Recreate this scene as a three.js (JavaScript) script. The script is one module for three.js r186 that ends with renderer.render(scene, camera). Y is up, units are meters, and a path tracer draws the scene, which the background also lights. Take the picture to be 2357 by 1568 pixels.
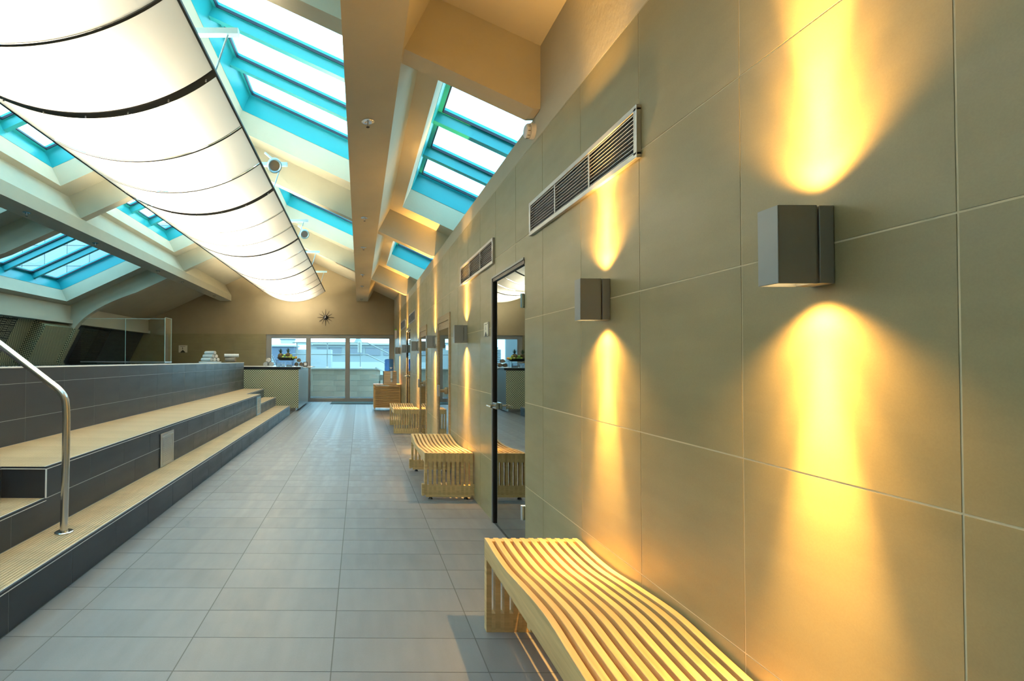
import * as THREE from 'three';
import { RoundedBoxGeometry } from 'three/addons/geometries/RoundedBoxGeometry.js';
import { mergeGeometries } from 'three/addons/utils/BufferGeometryUtils.js';
import { RectAreaLightUniformsLib } from 'three/addons/lights/RectAreaLightUniformsLib.js';

// ---------------------------------------------------------------- camera, sky, exposure
// d = distance in front of the camera (world z = -d), X to the right, Y up, metres; eye at 1.4 m
const scene = new THREE.Scene();
const camera = new THREE.PerspectiveCamera(2 * Math.atan(784 / 1220) * 180 / Math.PI, 2357 / 1568, 0.05, 300);
camera.position.set(0, 1.4, 0);
camera.rotation.order = 'YXZ';
camera.rotation.x = THREE.MathUtils.degToRad(1.15);
camera.rotation.z = THREE.MathUtils.degToRad(0.25);
camera.setViewOffset(2357, 1568, 350.5, -21.4, 2357, 1568);   // shifted lens
scene.background = new THREE.Color().setRGB(0.42, 0.90, 1.16);
scene.backgroundIntensity = 3.9;
const renderer = new THREE.WebGLRenderer({ antialias: true });
renderer.toneMapping = THREE.LinearToneMapping;
renderer.toneMappingExposure = 1.38;
renderer.shadowMap.enabled = true;
RectAreaLightUniformsLib.init();
const SCONCE = { color: new THREE.Color().setRGB(1.0, 0.51, 0.12), wide: 2.9, middle: 5.5, narrow: 26.0, graze: 7.0 };
const TUBE_RADIANCE = 33;

// ---------------------------------------------------------------- helpers
let seed = 7;
const rnd = () => { seed = (seed * 1664525 + 1013904223) % 4294967296; return seed / 4294967296; };
const V = (x, y, d) => new THREE.Vector3(x, y, -d);
const taken = new Map();
const numbered = (n) => { const k = taken.get(n) ?? 0; taken.set(n, k + 1); return k ? `${n}_${String(k).padStart(3, '0')}` : n; };
function tag(o, label, category, group, kind) {
  Object.assign(o.userData, { label, category });
  if (group) o.userData.group = group;
  if (kind) o.userData.kind = kind;
  return o;
}
function thing(name, label, category, x = 0, y = 0, d = 0, group, kind) {
  const g = new THREE.Group(); g.name = numbered(name); g.position.set(x, y, -d); scene.add(g);
  return tag(g, label, category, group, kind);
}
function part(name, geo, mat, parent, x = 0, y = 0, z = 0) {
  const m = new THREE.Mesh(geo, mat); m.name = parent ? name : numbered(name); m.castShadow = m.receiveShadow = true;
  m.position.set(x, y, z); (parent ?? scene).add(m); return m;
}
const single = (name, geo, mat, label, category, x = 0, y = 0, d = 0, group, kind) => tag(part(name, geo, mat, null, x, y, -d), label, category, group, kind);
const boxes = new Map();
function box(w, h, l) {                                  // a box with uv in metres
  const k = [w, h, l].map((v) => v.toFixed(4)).join();
  if (!boxes.has(k)) {
    const g = new THREE.BoxGeometry(w, h, l), p = g.attributes.position, n = g.attributes.normal, uv = g.attributes.uv;
    for (let i = 0; i < p.count; i++) {
      const ax = Math.abs(n.getX(i)), ay = Math.abs(n.getY(i));
      if (ax > 0.5) uv.setXY(i, p.getZ(i), p.getY(i)); else if (ay > 0.5) uv.setXY(i, p.getZ(i), p.getX(i)); else uv.setXY(i, p.getX(i), p.getY(i));
    }
    boxes.set(k, g);
  }
  return boxes.get(k);
}
const at = (g, x, y, z) => g.clone().translate(x, y, z);
const bx = (x0, x1, y0, y1, d0, d1) => at(box(Math.abs(x1 - x0), Math.abs(y1 - y0), Math.abs(d1 - d0)), (x0 + x1) / 2, (y0 + y1) / 2, -(d0 + d1) / 2);
const plain = (g) => { const r = g.index ? g.toNonIndexed() : g.clone(); for (const k of Object.keys(r.attributes)) if (!['position', 'normal', 'uv'].includes(k)) r.deleteAttribute(k); return r; };
const merged = (list) => mergeGeometries(list.map(plain));
const rbox = (w, h, l, r = 0.004, s = 2) => new RoundedBoxGeometry(w, h, l, s, r);
const cyl = (r0, r1, h, s = 20) => new THREE.CylinderGeometry(r0, r1, h, s);
const lathe = (pts, s = 24) => new THREE.LatheGeometry(pts.map(([x, y]) => new THREE.Vector2(x, y)), s);
function profile(pts, d0, d1) {                          // a polygon in X and Y, drawn out from d0 to d1
  const g = new THREE.ExtrudeGeometry(new THREE.Shape(pts.map(([x, y]) => new THREE.Vector2(x, y))), { depth: d1 - d0, bevelEnabled: false });
  return g.translate(0, 0, -d1);
}
const tube = (pts, r, seg = 40, rs = 12) => new THREE.TubeGeometry(new THREE.CatmullRomCurve3(pts, false, 'catmullrom', 0.05), seg, r, rs);
const rod = (a, b, r, s = 10) => { const v = b.clone().sub(a), g = cyl(r, r, v.length(), s); g.applyQuaternion(new THREE.Quaternion().setFromUnitVectors(new THREE.Vector3(0, 1, 0), v.clone().normalize())); const c = a.clone().add(b).multiplyScalar(0.5); return g.translate(c.x, c.y, c.z); };

// ---------------------------------------------------------------- textures
const hash = (x, y, s) => { let h = (x * 374761393 + y * 668265263 + s * 2147483647) | 0; h = Math.imul(h ^ (h >>> 13), 1274126177); return ((h ^ (h >>> 16)) >>> 0) / 4294967296; };
function vnoise(x, y, px, py, s) {
  const x0 = Math.floor(x), y0 = Math.floor(y), f = (t) => t * t * (3 - 2 * t), u = f(x - x0), v = f(y - y0), m = (a, b) => ((a % b) + b) % b;
  const a = hash(m(x0, px), m(y0, py), s), b = hash(m(x0 + 1, px), m(y0, py), s), c = hash(m(x0, px), m(y0 + 1, py), s), e = hash(m(x0 + 1, px), m(y0 + 1, py), s);
  return a + (b - a) * u + (c - a) * v + (a - b - c + e) * u * v;
}
const fbm = (u, v, fx, fy, s, o = 4) => { let t = 0, w = 0.5, n = 0; for (let i = 0; i < o; i++) { t += w * vnoise(u * fx, v * fy, fx, fy, s + i); n += w; w *= 0.5; fx *= 2; fy *= 2; } return t / n; };
function texture(size, metres, fn, srgb = true) {
  const data = new Uint8Array(size * size * 4);
  for (let y = 0; y < size; y++) for (let x = 0; x < size; x++) {
    const c = fn(x / size, y / size), o = (y * size + x) * 4;
    for (let k = 0; k < 3; k++) data[o + k] = Math.max(0, Math.min(255, 255 * (c.length ? c[k] : c)));
    data[o + 3] = 255;
  }
  const t = new THREE.DataTexture(data, size, size); t.magFilter = THREE.LinearFilter; t.wrapS = t.wrapT = THREE.RepeatWrapping;
  t.repeat.set(1 / metres, 1 / metres); if (srgb) t.colorSpace = THREE.SRGBColorSpace; t.needsUpdate = true; return t;
}
const shifted = (t, x, y) => { const c = t.clone(); c.offset.set(x, y); return c; };
const slate = texture(512, 1.3, (u, v) => 0.86 + 0.10 * fbm(u, v, 4, 4, 3, 5) + 0.05 * (fbm(u + v / 3, v, 3, 24, 9, 3) - 0.4) + 0.03 * (hash(u * 512 | 0, v * 512 | 0, 5) - 0.5));
const slateRough = texture(512, 1.3, (u, v) => Math.max(0.76, 0.90 + 0.50 * (fbm(u + v / 3, v, 3, 18, 21, 4) - 0.5) + 0.25 * (fbm(u, v, 6, 6, 33, 4) - 0.5)), false);
const grain = texture(512, 1.0, (u, v) => { const g = fbm(u, v, 3, 60, 12, 4), f = fbm(u, v, 12, 200, 40, 2); const k = 0.80 + 0.20 * g + 0.07 * (f - 0.5); return [k, k * (0.97 + 0.03 * g), k * (0.93 + 0.06 * g)]; });
const sand = texture(256, 0.5, (u, v) => 0.88 + 0.08 * fbm(u, v, 8, 8, 55, 4) + 0.05 * (hash(u * 256 | 0, v * 256 | 0, 8) - 0.5));
const plasterTex = texture(256, 1.5, (u, v) => 0.95 + 0.05 * fbm(u, v, 6, 6, 66, 4));
const plasterBump = texture(256, 0.4, (u, v) => fbm(u, v, 24, 24, 77, 3), false);
const fibre = texture(256, 0.12, (u, v) => 0.85 + 0.3 * (fbm(u, v, 32, 32, 88, 2) - 0.5));
function canvas(w, h, draw) {
  const c = document.createElement('canvas'); c.width = w; c.height = h; draw(c.getContext('2d'), w, h);
  const t = new THREE.CanvasTexture(c); t.colorSpace = THREE.SRGBColorSpace; t.magFilter = THREE.LinearFilter; return t;
}
const mosaic = (cream, dark) => { const t = canvas(256, 256, (c, w, h) => {
  c.fillStyle = dark; c.fillRect(0, 0, w, h); c.fillStyle = cream; const n = 4, s = w / n;
  for (let i = 0; i <= n; i++) for (let j = 0; j <= 2 * n; j++) { const x = (i + (j % 2) / 2) * s, y = j * s / 2; c.beginPath(); c.moveTo(x - s * 0.36, y); c.lineTo(x, y - s * 0.36); c.lineTo(x + s * 0.36, y); c.lineTo(x, y + s * 0.36); c.fill(); }
}); t.wrapS = t.wrapT = THREE.RepeatWrapping; t.repeat.set(1 / 0.25, 1 / 0.25); return t; };

// ---------------------------------------------------------------- materials
const rgb = (r, g, b) => new THREE.Color().setRGB(r, g, b);
const std = (c, roughness = 0.6, more = {}) => new THREE.MeshStandardMaterial({ color: c, roughness, ...more });
const phys = (o) => new THREE.MeshPhysicalMaterial(o);
const variants = (c, roughness, n, more = {}) => Array.from({ length: n }, (_, i) => { const k = 0.95 + 0.1 * rnd(), t = [rnd(), rnd()]; return std(c.clone().multiplyScalar(k), roughness, { map: shifted(slate, ...t), roughnessMap: shifted(slateRough, ...t), ...more }); });
const M = {
  floorTile: variants(rgb(0.205, 0.212, 0.218), 0.46, 5), floorGrout: std(rgb(0.075, 0.075, 0.07), 0.9),
  wallTile: variants(rgb(0.365, 0.325, 0.175), 0.41, 6), wallGrout: std(rgb(0.70, 0.62, 0.42), 0.85),
  darkTile: variants(rgb(0.046, 0.054, 0.064), 0.40, 5), darkGrout: std(rgb(0.50, 0.52, 0.53), 0.8),
  tread: std(rgb(0.52, 0.385, 0.215), 0.5, { map: sand }), nosing: std(rgb(0.03, 0.033, 0.04), 0.4), trim: std(rgb(0.75, 0.75, 0.72), 0.35),
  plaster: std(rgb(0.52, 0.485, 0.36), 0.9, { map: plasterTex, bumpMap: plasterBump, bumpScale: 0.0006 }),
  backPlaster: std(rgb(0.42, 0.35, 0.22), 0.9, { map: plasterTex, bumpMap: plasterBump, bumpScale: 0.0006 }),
  cyan: std(rgb(0.016, 0.32, 0.36), 0.35), gasket: std(rgb(0.006, 0.012, 0.03), 0.5), glass: phys({ color: 0xffffff, transmission: 1, thickness: 0, roughness: 0, ior: 1.45 }),  // blue cast of the sky painted into the colour of pale skylight frames
  aluminium: std(rgb(0.33, 0.34, 0.33), 0.4, { metalness: 0.3 }), steel: std(rgb(0.72, 0.71, 0.69), 0.24, { metalness: 1 }), brushed: std(rgb(0.55, 0.55, 0.54), 0.34, { metalness: 0.9 }), chrome: std(rgb(0.8, 0.82, 0.82), 0.1, { metalness: 1 }),
  bluesteel: std(rgb(0.30, 0.52, 0.66), 0.35, { metalness: 0.4 }),
  sconce: std(rgb(0.29, 0.31, 0.305), 0.4, { metalness: 0.25 }), black: std(rgb(0.006, 0.006, 0.007), 0.35), dark: std(rgb(0.03, 0.028, 0.022), 0.6),
  mirrorGlass: phys({ color: rgb(0.30, 0.35, 0.35), metalness: 1, roughness: 0.015 }),
  wood: [0, 1, 2, 3].map((i) => std(rgb(0.76, 0.54, 0.245).multiplyScalar(0.94 + 0.05 * i), 0.5, { map: shifted(grain, i * 0.23, i * 0.37) })),
  doorWood: std(rgb(0.50, 0.36, 0.19), 0.5, { map: grain }), cabinetWood: std(rgb(0.80, 0.46, 0.17), 0.5, { map: grain }), paleWood: std(rgb(0.78, 0.55, 0.34), 0.5, { map: grain }),
  mosaic: std(rgb(1, 1, 1), 0.4, { map: mosaic('#c9c49a', '#2a2a20') }),
  towel: std(rgb(0.74, 0.70, 0.62), 0.95, { map: fibre }), towelBrown: std(rgb(0.36, 0.28, 0.20), 0.95, { map: fibre }), white: std(rgb(0.78, 0.77, 0.74), 0.5),
};
const pick = (a) => a[Math.floor(rnd() * a.length)];

// ---------------------------------------------------------------- main measures
const W = 1.164;                       // tiled face of the right wall
const BACK = 17.95;                    // face of the end wall
const T = 0.465, ALPHA = Math.atan(T), COS = Math.cos(ALPHA), SIN = Math.sin(ALPHA);
const RIDGE = -2.24, mirrorX = (x) => 2 * RIDGE - x;
const slabY = (x) => 3.767 - T * (x - 0.475);            // underside of the roof slab, right slope
const softY = (x) => 3.43 - T * (x - 0.268);             // underside of the rafters, right slope
const RAFTERS = [-1.45, 3.40, 8.25, 13.10], RW = 0.17;
const BAYS = [[-0.9, 3.02], [3.95, 7.87], [8.80, 12.72]];  // skylights of the first bay are unseen, added to let in sky light

// ---------------------------------------------------------------- floor
{
  const floor = thing('floor', 'grey rectangular floor tiles along the corridor', 'floor', 0, 0, 0, null, 'structure');
  part('bed', bx(-8.4, 1.55, -0.2, -0.0012, -3, 18.1), M.floorGrout, floor);
  const cols = [-1.79, -1.545, -0.834, -0.123, 0.588, W + 0.006], J = 0.0022, far = [];
  for (let r = -4, d = 2.411 + 0.2907 * -15; d < BACK; d += 0.2907) for (let c = 0; c < 5; c++) {
    const x0 = cols[c] + 0.0028, x1 = cols[c + 1] - 0.0028, d0 = d + 0.002, d1 = Math.min(d + 0.2907 - 0.002, BACK);
    if (d1 - d0 < 0.03) continue;
    const g = box(x1 - x0, 0.012, +(d1 - d0).toFixed(3)), p = [(x0 + x1) / 2, -0.006, -(d0 + d1) / 2];
    if (d > 0 && d < 9.2) part('tile', g, pick(M.floorTile), floor, ...p); else far.push(at(g, ...p));
  }
  for (const x of cols.slice(1, 5)) part('joint', bx(x - 0.0028, x + 0.0028, -0.004, -0.0002, -1.9, BACK), std(rgb(0.11, 0.11, 0.105), 0.8), floor);
  part('tile_field', merged(far), M.floorTile[0], floor).userData.kind = 'stuff';
}

// ---------------------------------------------------------------- right wall with its tiles and doors
const DOORS = [[3.735, 4.625, 2.12, 'dark'], [6.80, 7.89, 2.03, 'wood'], [9.16, 10.22, 2.03, 'wood'], [12.2, 13.1, 2.12, 'dark']];
{
  const wall = thing('wall_right', 'wall of large square olive grey tiles with pale joints', 'wall', 0, 0, 0, null, 'structure');
  const s = new THREE.Shape(); s.moveTo(-3, -0.1); s.lineTo(18.2, -0.1); s.lineTo(18.2, 3.02); s.lineTo(-3, 3.02);
  for (const [a, b, h] of DOORS) { const p = new THREE.Path(); p.moveTo(a, -0.03); p.lineTo(b, -0.03); p.lineTo(b, h); p.lineTo(a, h); s.holes.push(p); }
  const g = new THREE.ExtrudeGeometry(s, { depth: 0.34, bevelEnabled: false }).rotateY(Math.PI / 2).translate(W + 0.0016, 0, 0);
  part('core', g, M.wallGrout, wall);
  const rows = [0, 0.524, 1.109, 1.694, 2.279, 2.868], J = 0.0025;
  const cut = (r, h) => {                                // a rectangle [d0, d1, y0, y1] less a hole
    if (h[0] >= r[1] || h[1] <= r[0] || h[2] >= r[3] || h[3] <= r[2]) return [r];
    return [[r[0], h[0], r[2], r[3]], [h[1], r[1], r[2], r[3]], [Math.max(r[0], h[0]), Math.min(r[1], h[1]), h[3], r[3]]].filter((q) => q[1] - q[0] > 0.01 && q[3] - q[2] > 0.01);
  };
  for (let k = -7; k < 30; k++) for (let r = 0; r < 5; r++) {
    let list = [[1.0275 + 0.585 * k + J, Math.min(1.0275 + 0.585 * (k + 1) - J, BACK), rows[r] + J, rows[r + 1] - J]];
    for (const [a, b, h] of DOORS) list = list.flatMap((q) => cut(q, [a, b, 0, h]));
    for (const [d0, d1, y0, y1] of list) if (d1 > d0) part('tile', box(0.008, +(y1 - y0).toFixed(3), +(d1 - d0).toFixed(3)), pick(M.wallTile), wall, W + 0.004, (y0 + y1) / 2, -(d0 + d1) / 2);
  }
  for (const [d0, d1] of [[-3, 3.42], [13.26, 18.1]]) part('upper_plaster', profile([[W, 3.03], [1.95, 3.03], [1.95, slabY(1.95) + 0.1], [W, slabY(W) + 0.1]], d0, d1), M.plaster, wall);
  single('trim_1', merged([bx(W, 2.2, 2.87, 3.03, -3, 18.2), bx(1.95, 2.2, 3.03, 3.4, -3, 18.2)]), M.plaster, 'cream plaster band and ledge above the tiled wall', 'trim', 0, 0, 0, null, 'structure');
}
const doorLabels = ['glass door in a black frame nearest the front bench', 'mirror glass door in a wooden frame, the nearer of two', 'mirror glass door in a wooden frame, the farther of two', 'glass door in a black frame near the slatted cabinet'];
DOORS.forEach(([a, b, h, kind], i) => {
  const g = thing(`door_${i + 1}`, doorLabels[i], 'door', 0, 0, 0, null, 'structure');
  if (kind === 'dark') {
    part('frame', merged([bx(W - 0.004, W + 0.10, 0, h, b - 0.02, b), bx(W + 0.01, W + 0.10, 0, h, a, a + 0.012), bx(W - 0.004, W + 0.10, h - 0.03, h, a, b)]), M.black, g);
    part('frame_edge', merged([bx(W - 0.012, W + 0.0, 0, h + 0.012, b - 0.004, b + 0.014), bx(W - 0.012, W, h - 0.002, h + 0.014, a, b)]), M.aluminium, g);
    part('glass_leaf', bx(W + 0.012, W + 0.023, 0.008, h - 0.03, a + 0.012, b - 0.02), M.mirrorGlass, g);
    part('back_panel', bx(W + 0.03, W + 0.10, 0, h - 0.02, a, b), M.black, g);
    for (const y of [0.33, 1.83]) part('hinge', merged([at(cyl(0.014, 0.014, 0.10, 16), W - 0.008, y, -(a + 0.03)), bx(W - 0.008, W + 0.013, y - 0.045, y + 0.045, a + 0.015, a + 0.06)]), M.chrome, g);
    const hd = part('handle', rbox(0.03, 0.055, 0.11, 0.006), M.chrome, g, W - 0.002, 1.02, -(b - 0.10));
    part('lever', rod(new THREE.Vector3(0, 0, 0), new THREE.Vector3(-0.07, 0, 0), 0.010), M.chrome, hd);
    part('grip', rod(new THREE.Vector3(-0.07, 0, -0.01), new THREE.Vector3(-0.07, 0, 0.13), 0.010), M.chrome, hd);
  } else {
    part('casing', merged([bx(W - 0.014, W + 0.06, 0, h, a, a + 0.085), bx(W - 0.014, W + 0.06, 0, h, b - 0.085, b), bx(W - 0.014, W + 0.06, h - 0.09, h, a + 0.085, b - 0.085)]), M.doorWood, g);
    part('leaf_frame', merged([bx(W - 0.004, W + 0.05, 0.01, h - 0.095, a + 0.09, a + 0.12), bx(W - 0.004, W + 0.05, 0.01, h - 0.095, b - 0.12, b - 0.09), bx(W - 0.004, W + 0.05, h - 0.19, h - 0.095, a + 0.12, b - 0.12), bx(W - 0.004, W + 0.05, 0.01, 0.05, a + 0.12, b - 0.12)]), M.doorWood, g);
    part('glass_leaf', bx(W + 0.002, W + 0.012, 0.05, h - 0.19, a + 0.12, b - 0.12), M.mirrorGlass, g);
    part('back_panel', bx(W + 0.06, W + 0.10, 0, h, a, b), M.black, g);
    const hd = part('handle', at(cyl(0.042, 0.05, 0.03, 24).rotateZ(Math.PI / 2), -0.015, 0, 0), M.doorWood, g, W + 0.001, 1.0, -(a + 0.30));
    part('stem', at(cyl(0.022, 0.022, 0.07, 20).rotateZ(Math.PI / 2), -0.06, 0, 0), M.doorWood, hd);
    part('grip', at(rbox(0.03, 0.15, 0.075, 0.008), -0.108, 0, 0), M.brushed, hd);
  }
});

// ---------------------------------------------------------------- end wall with the terrace glazing
{
  const wall = thing('wall_back', 'beige end wall above the terrace glazing', 'wall', 0, 0, 0, null, 'structure');
  const s = new THREE.Shape([[-8.6, -0.1], [-3.18, -0.1], [-3.18, 2.27], [1.15, 2.27], [1.15, -0.1], [2.2, -0.1], [2.2, 5.4], [-8.6, 5.4]].map(([x, y]) => new THREE.Vector2(x, y)));
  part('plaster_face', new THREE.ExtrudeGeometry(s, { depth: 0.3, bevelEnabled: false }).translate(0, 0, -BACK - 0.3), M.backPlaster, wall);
  for (let i = 0; i < 5; i++) for (let j = 0; j < 4; j++) { const x1 = -3.19 - 1.06 * i; part('tile', box(1.055, 0.565, 0.01), pick(M.wallTile), wall, x1 - 0.53, 2.0 - 0.57 * j, -BACK + 0.005); }
  const win = thing('window_1', 'three tall terrace windows in grey aluminium frames', 'window', 0, 0, 0, null, 'structure');
  const F = M.aluminium, d0 = BACK + 0.06, d1 = BACK + 0.14;
  part('frame', merged([bx(-3.18, 1.15, 2.17, 2.27, d0, d1), bx(-3.18, 1.15, 0, 0.09, d0, d1), bx(-3.18, -3.03, 0.09, 2.17, d0, d1), bx(1.03, 1.15, 0.09, 2.17, d0, d1)]), F, win);
  for (const x of [-1.745, -0.41]) part('mullion', bx(x - 0.05, x + 0.05, 0.09, 2.17, d0 - 0.01, d1), F, win);
  for (const [a, b] of [[-3.03, -1.795], [-1.695, -0.46], [-0.36, 1.03]]) {
    const p = part('pane', bx(a + 0.03, b - 0.03, 0.12, 2.14, BACK + 0.1, BACK + 0.104), M.glass, win);
    part('gasket', merged([bx(a, a + 0.03, 0.09, 2.17, d0 + 0.01, d1 - 0.01), bx(b - 0.03, b, 0.09, 2.17, d0 + 0.01, d1 - 0.01), bx(a, b, 2.14, 2.17, d0 + 0.01, d1 - 0.01), bx(a, b, 0.09, 0.12, d0 + 0.01, d1 - 0.01)]), F, win);
  }
}

// ---------------------------------------------------------------- roof: slab, rafters, purlins, skylights
{
  const ceiling = thing('ceiling', 'cream pitched roof with deep rafters and long beams', 'ceiling', 0, 0, 0, null, 'structure');
  const TH = 0.30, strips = [];
  const holesX = [[-1.9, 0.0], [0.63, 1.80]], holesXL = [[-1.9, 0.0], [0.63, 2.57]];
  const slope = (left) => {
    const fx = (x) => (left ? mirrorX(x) : x), eave = left ? 2.95 : 2.1, holes = left ? holesXL : holesX;
    const strip = (a, b, d0, d1) => {
      const lift = (x, apex) => (apex ? [x, slabY(x) + TH / COS] : [x + SIN * TH, slabY(x) + COS * TH]);
      const pts = [[a, slabY(a)], [b, slabY(b)], lift(b), lift(a, a === RIDGE)].map(([x, y]) => [fx(x), y]);
      strips.push(profile(left ? pts : pts, d0, d1));
    };
    const edges = [RIDGE, ...holes.flat(), eave];
    for (let i = 0; i < edges.length - 1; i++) {
      if (i % 2 === 0) { strip(edges[i], edges[i + 1], -3, 18.2); continue; }
      let d = -3; for (const [a, b] of BAYS.slice(!left && i === 3 ? 1 : 0)) { strip(edges[i], edges[i + 1], d, a); d = b; }
      strip(edges[i], edges[i + 1], d, 18.2);
    }
  };
  slope(false); slope(true);
  part('roof_slab', merged(strips), M.plaster, ceiling);
  // one rafter: right eave, soffit up to a flattened ridge, down the left and round into the leaning pier
  const low = [[1.97, 3.035], [1.118, 3.035]];
  for (let i = 0; i <= 4; i++) { const x = 1.0 - i * 0.6; low.push([x, softY(x)]); }
  const q = (p0, p1, p2, n) => { for (let i = 1; i <= n; i++) { const t = i / n; low.push([0, 1].map((k) => (1 - t) ** 2 * p0[k] + 2 * t * (1 - t) * p1[k] + t * t * p2[k])); } };
  q([-1.4, softY(-1.4)], [RIDGE, softY(RIDGE)], [mirrorX(-1.4), softY(-1.4)], 10);
  low.push([-5.55, softY(mirrorX(-5.55))]);
  q([-5.55, softY(mirrorX(-5.55))], [-6.74, 2.66], [-7.06, 2.16], 14);
  const top = [[-7.62, 2.16], [-7.42, slabY(2.9) + 0.02], [RIDGE, slabY(RIDGE) + 0.03], [1.97, slabY(1.97) + 0.03]];
  const rg = profile([...low, ...top], 0, RW);
  for (const d of RAFTERS) part('rafter', rg, M.plaster, ceiling, 0, 0, -d);
  const beam = [[-0.116, 3.4], [0.268, 3.4], [0.478, 3.80], [0.10, 3.96], [-0.116, 3.585]];
  part('beam', profile(beam, -3, BACK), M.plaster, ceiling);
  part('beam', profile(beam.map(([x, y]) => [mirrorX(x), y]), -3, BACK), M.plaster, ceiling);
  // skylights
  let n = 2;
  const where = { ul: 'left of the glowing fabric lamp', ur: 'between fabric lamp and right beam', ll: 'over the raised pool', lr: 'above the tiled wall' }, depth = ['unseen one added for light nearest the camera', 'in the middle bay', 'in the far bay'];
  BAYS.forEach(([d0, d1], bay) => {
    for (const [key, left, [a, b]] of [['ur', 0, holesX[0]], ['lr', 0, holesX[1]], ['ul', 1, holesXL[0]], ['ll', 1, holesXL[1]]]) {
      if (key === 'lr' && bay === 0) continue;
      const L = (b - a) / COS, mx = (a + b) / 2, D = d1 - d0;
      const w = thing(`window_${n++}`, `skylight with blue sky light painted into its frame, ${where[key]}, ${depth[bay]}`, 'skylight', left ? mirrorX(mx) : mx, slabY(mx), (d0 + d1) / 2, null, 'structure');
      w.rotation.z = left ? ALPHA : -ALPHA;
      const y0 = TH, y1 = TH + 0.30, t = 0.06;
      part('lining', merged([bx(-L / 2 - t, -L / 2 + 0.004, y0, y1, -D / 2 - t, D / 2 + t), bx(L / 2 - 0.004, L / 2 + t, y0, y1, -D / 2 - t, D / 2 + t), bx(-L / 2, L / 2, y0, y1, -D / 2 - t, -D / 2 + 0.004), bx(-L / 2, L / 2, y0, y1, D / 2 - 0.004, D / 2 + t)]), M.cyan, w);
      const N = 4, P = D / N;
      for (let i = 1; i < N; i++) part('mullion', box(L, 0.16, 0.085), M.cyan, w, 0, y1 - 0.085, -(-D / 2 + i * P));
      for (let i = 0; i < N; i++) {
        const c = -(-D / 2 + (i + 0.5) * P), hw = L / 2 - 0.05, hp = P / 2 - 0.06;
        const p = part('pane', box(2 * hw, 0.006, 2 * hp), M.glass, w, 0, y1 - 0.02, c);
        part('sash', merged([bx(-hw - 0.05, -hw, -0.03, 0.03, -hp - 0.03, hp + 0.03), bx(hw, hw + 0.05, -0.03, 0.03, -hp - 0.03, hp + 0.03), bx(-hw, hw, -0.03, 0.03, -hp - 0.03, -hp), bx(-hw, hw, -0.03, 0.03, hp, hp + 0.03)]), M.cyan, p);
        part('gasket', merged([bx(-hw, -hw + 0.014, -0.034, -0.004, -hp, hp), bx(hw - 0.014, hw, -0.034, -0.004, -hp, hp), bx(-hw, hw, -0.034, -0.004, -hp, -hp + 0.014), bx(-hw, hw, -0.034, -0.004, hp - 0.014, hp)]), M.gasket, p);
      }
    }
  });
}

// ---------------------------------------------------------------- left leaning wall and closing walls
{
  const wall = thing('wall_left', 'leaning mosaic wall with piers behind the pool', 'wall', 0, 0, 0, null, 'structure');
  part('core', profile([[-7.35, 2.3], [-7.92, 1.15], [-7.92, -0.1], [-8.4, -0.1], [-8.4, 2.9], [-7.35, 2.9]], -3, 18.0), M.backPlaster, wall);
  const ang = Math.atan2(0.57, 1.15), len = Math.hypot(0.57, 1.15);
  const lean = (name, mat, d0, d1, thick, out = 0, u0 = 0, u1 = 1) => {
    const m = part(name, box(thick, len * (u1 - u0), d1 - d0), mat, wall, 0, 0, 0);
    const u = (u0 + u1) / 2; m.position.set(-7.35 - 0.57 * u + (out + thick / 2) * Math.cos(ang), 2.3 - 1.15 * u - (out + thick / 2) * Math.sin(ang), -(d0 + d1) / 2); m.rotation.z = -ang; return m;
  };
  for (const d of RAFTERS) lean('pier', M.mosaic, d, d + RW, 0.37);
  lean('pier', M.mosaic, 11.95, 13.10, 0.30);
  lean('mosaic_panel', M.mosaic, -3, 12.0, 0.02);
  lean('dark_panel', M.darkTile[0], 13.28, 14.1, 0.05); lean('dark_panel', M.darkTile[2], 15.6, 17.9, 0.05);
  const pn = lean('black_slat_panel', M.black, 14.1, 15.6, 0.03);
  for (let i = 0; i < 22; i++) lean('slat', M.dark, 14.12, 15.58, 0.02, 0.03, 0.02 + i * 0.044, 0.042 + i * 0.044);
  single('trim_2', merged([bx(-7.75, -7.16, 2.37, 2.72, -3, 18), bx(-7.75, -7.10, 2.28, 2.37, -3, 18)]), M.plaster, 'cream plaster cornice above the leaning mosaic wall', 'trim', 0, 0, 0, null, 'structure');
  const art = canvas(512, 512, (c, w) => {
    c.fillStyle = '#16150f'; c.fillRect(0, 0, w, w); c.fillStyle = '#a8a68c'; const s = 64;
    for (let i = 0; i < 8; i++) for (let j = 0; j < 8; j++) for (let k = 0; k < 3; k++) (i + j) % 2 ? c.fillRect(i * s + 4, j * s + 6 + k * 21, s - 8, 10) : c.fillRect(i * s + 6 + k * 21, j * s + 4, 10, s - 8);
  }); art.wrapS = art.wrapT = THREE.RepeatWrapping; art.repeat.set(1 / 1.2, 1 / 1.2);
  lean('woven_pattern_panel', std(rgb(1, 1, 1), 0.5, { map: art }), 8.6, 11.35, 0.03, 0.01);
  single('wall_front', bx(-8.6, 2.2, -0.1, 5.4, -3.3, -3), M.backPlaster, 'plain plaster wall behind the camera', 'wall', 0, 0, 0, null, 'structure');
  single('wall_knee', bx(2.15, 2.4, -0.1, 3.6, -3, 18.2), M.plaster, 'plaster knee wall behind the ledge', 'wall', 0, 0, 0, null, 'structure');
}

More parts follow.
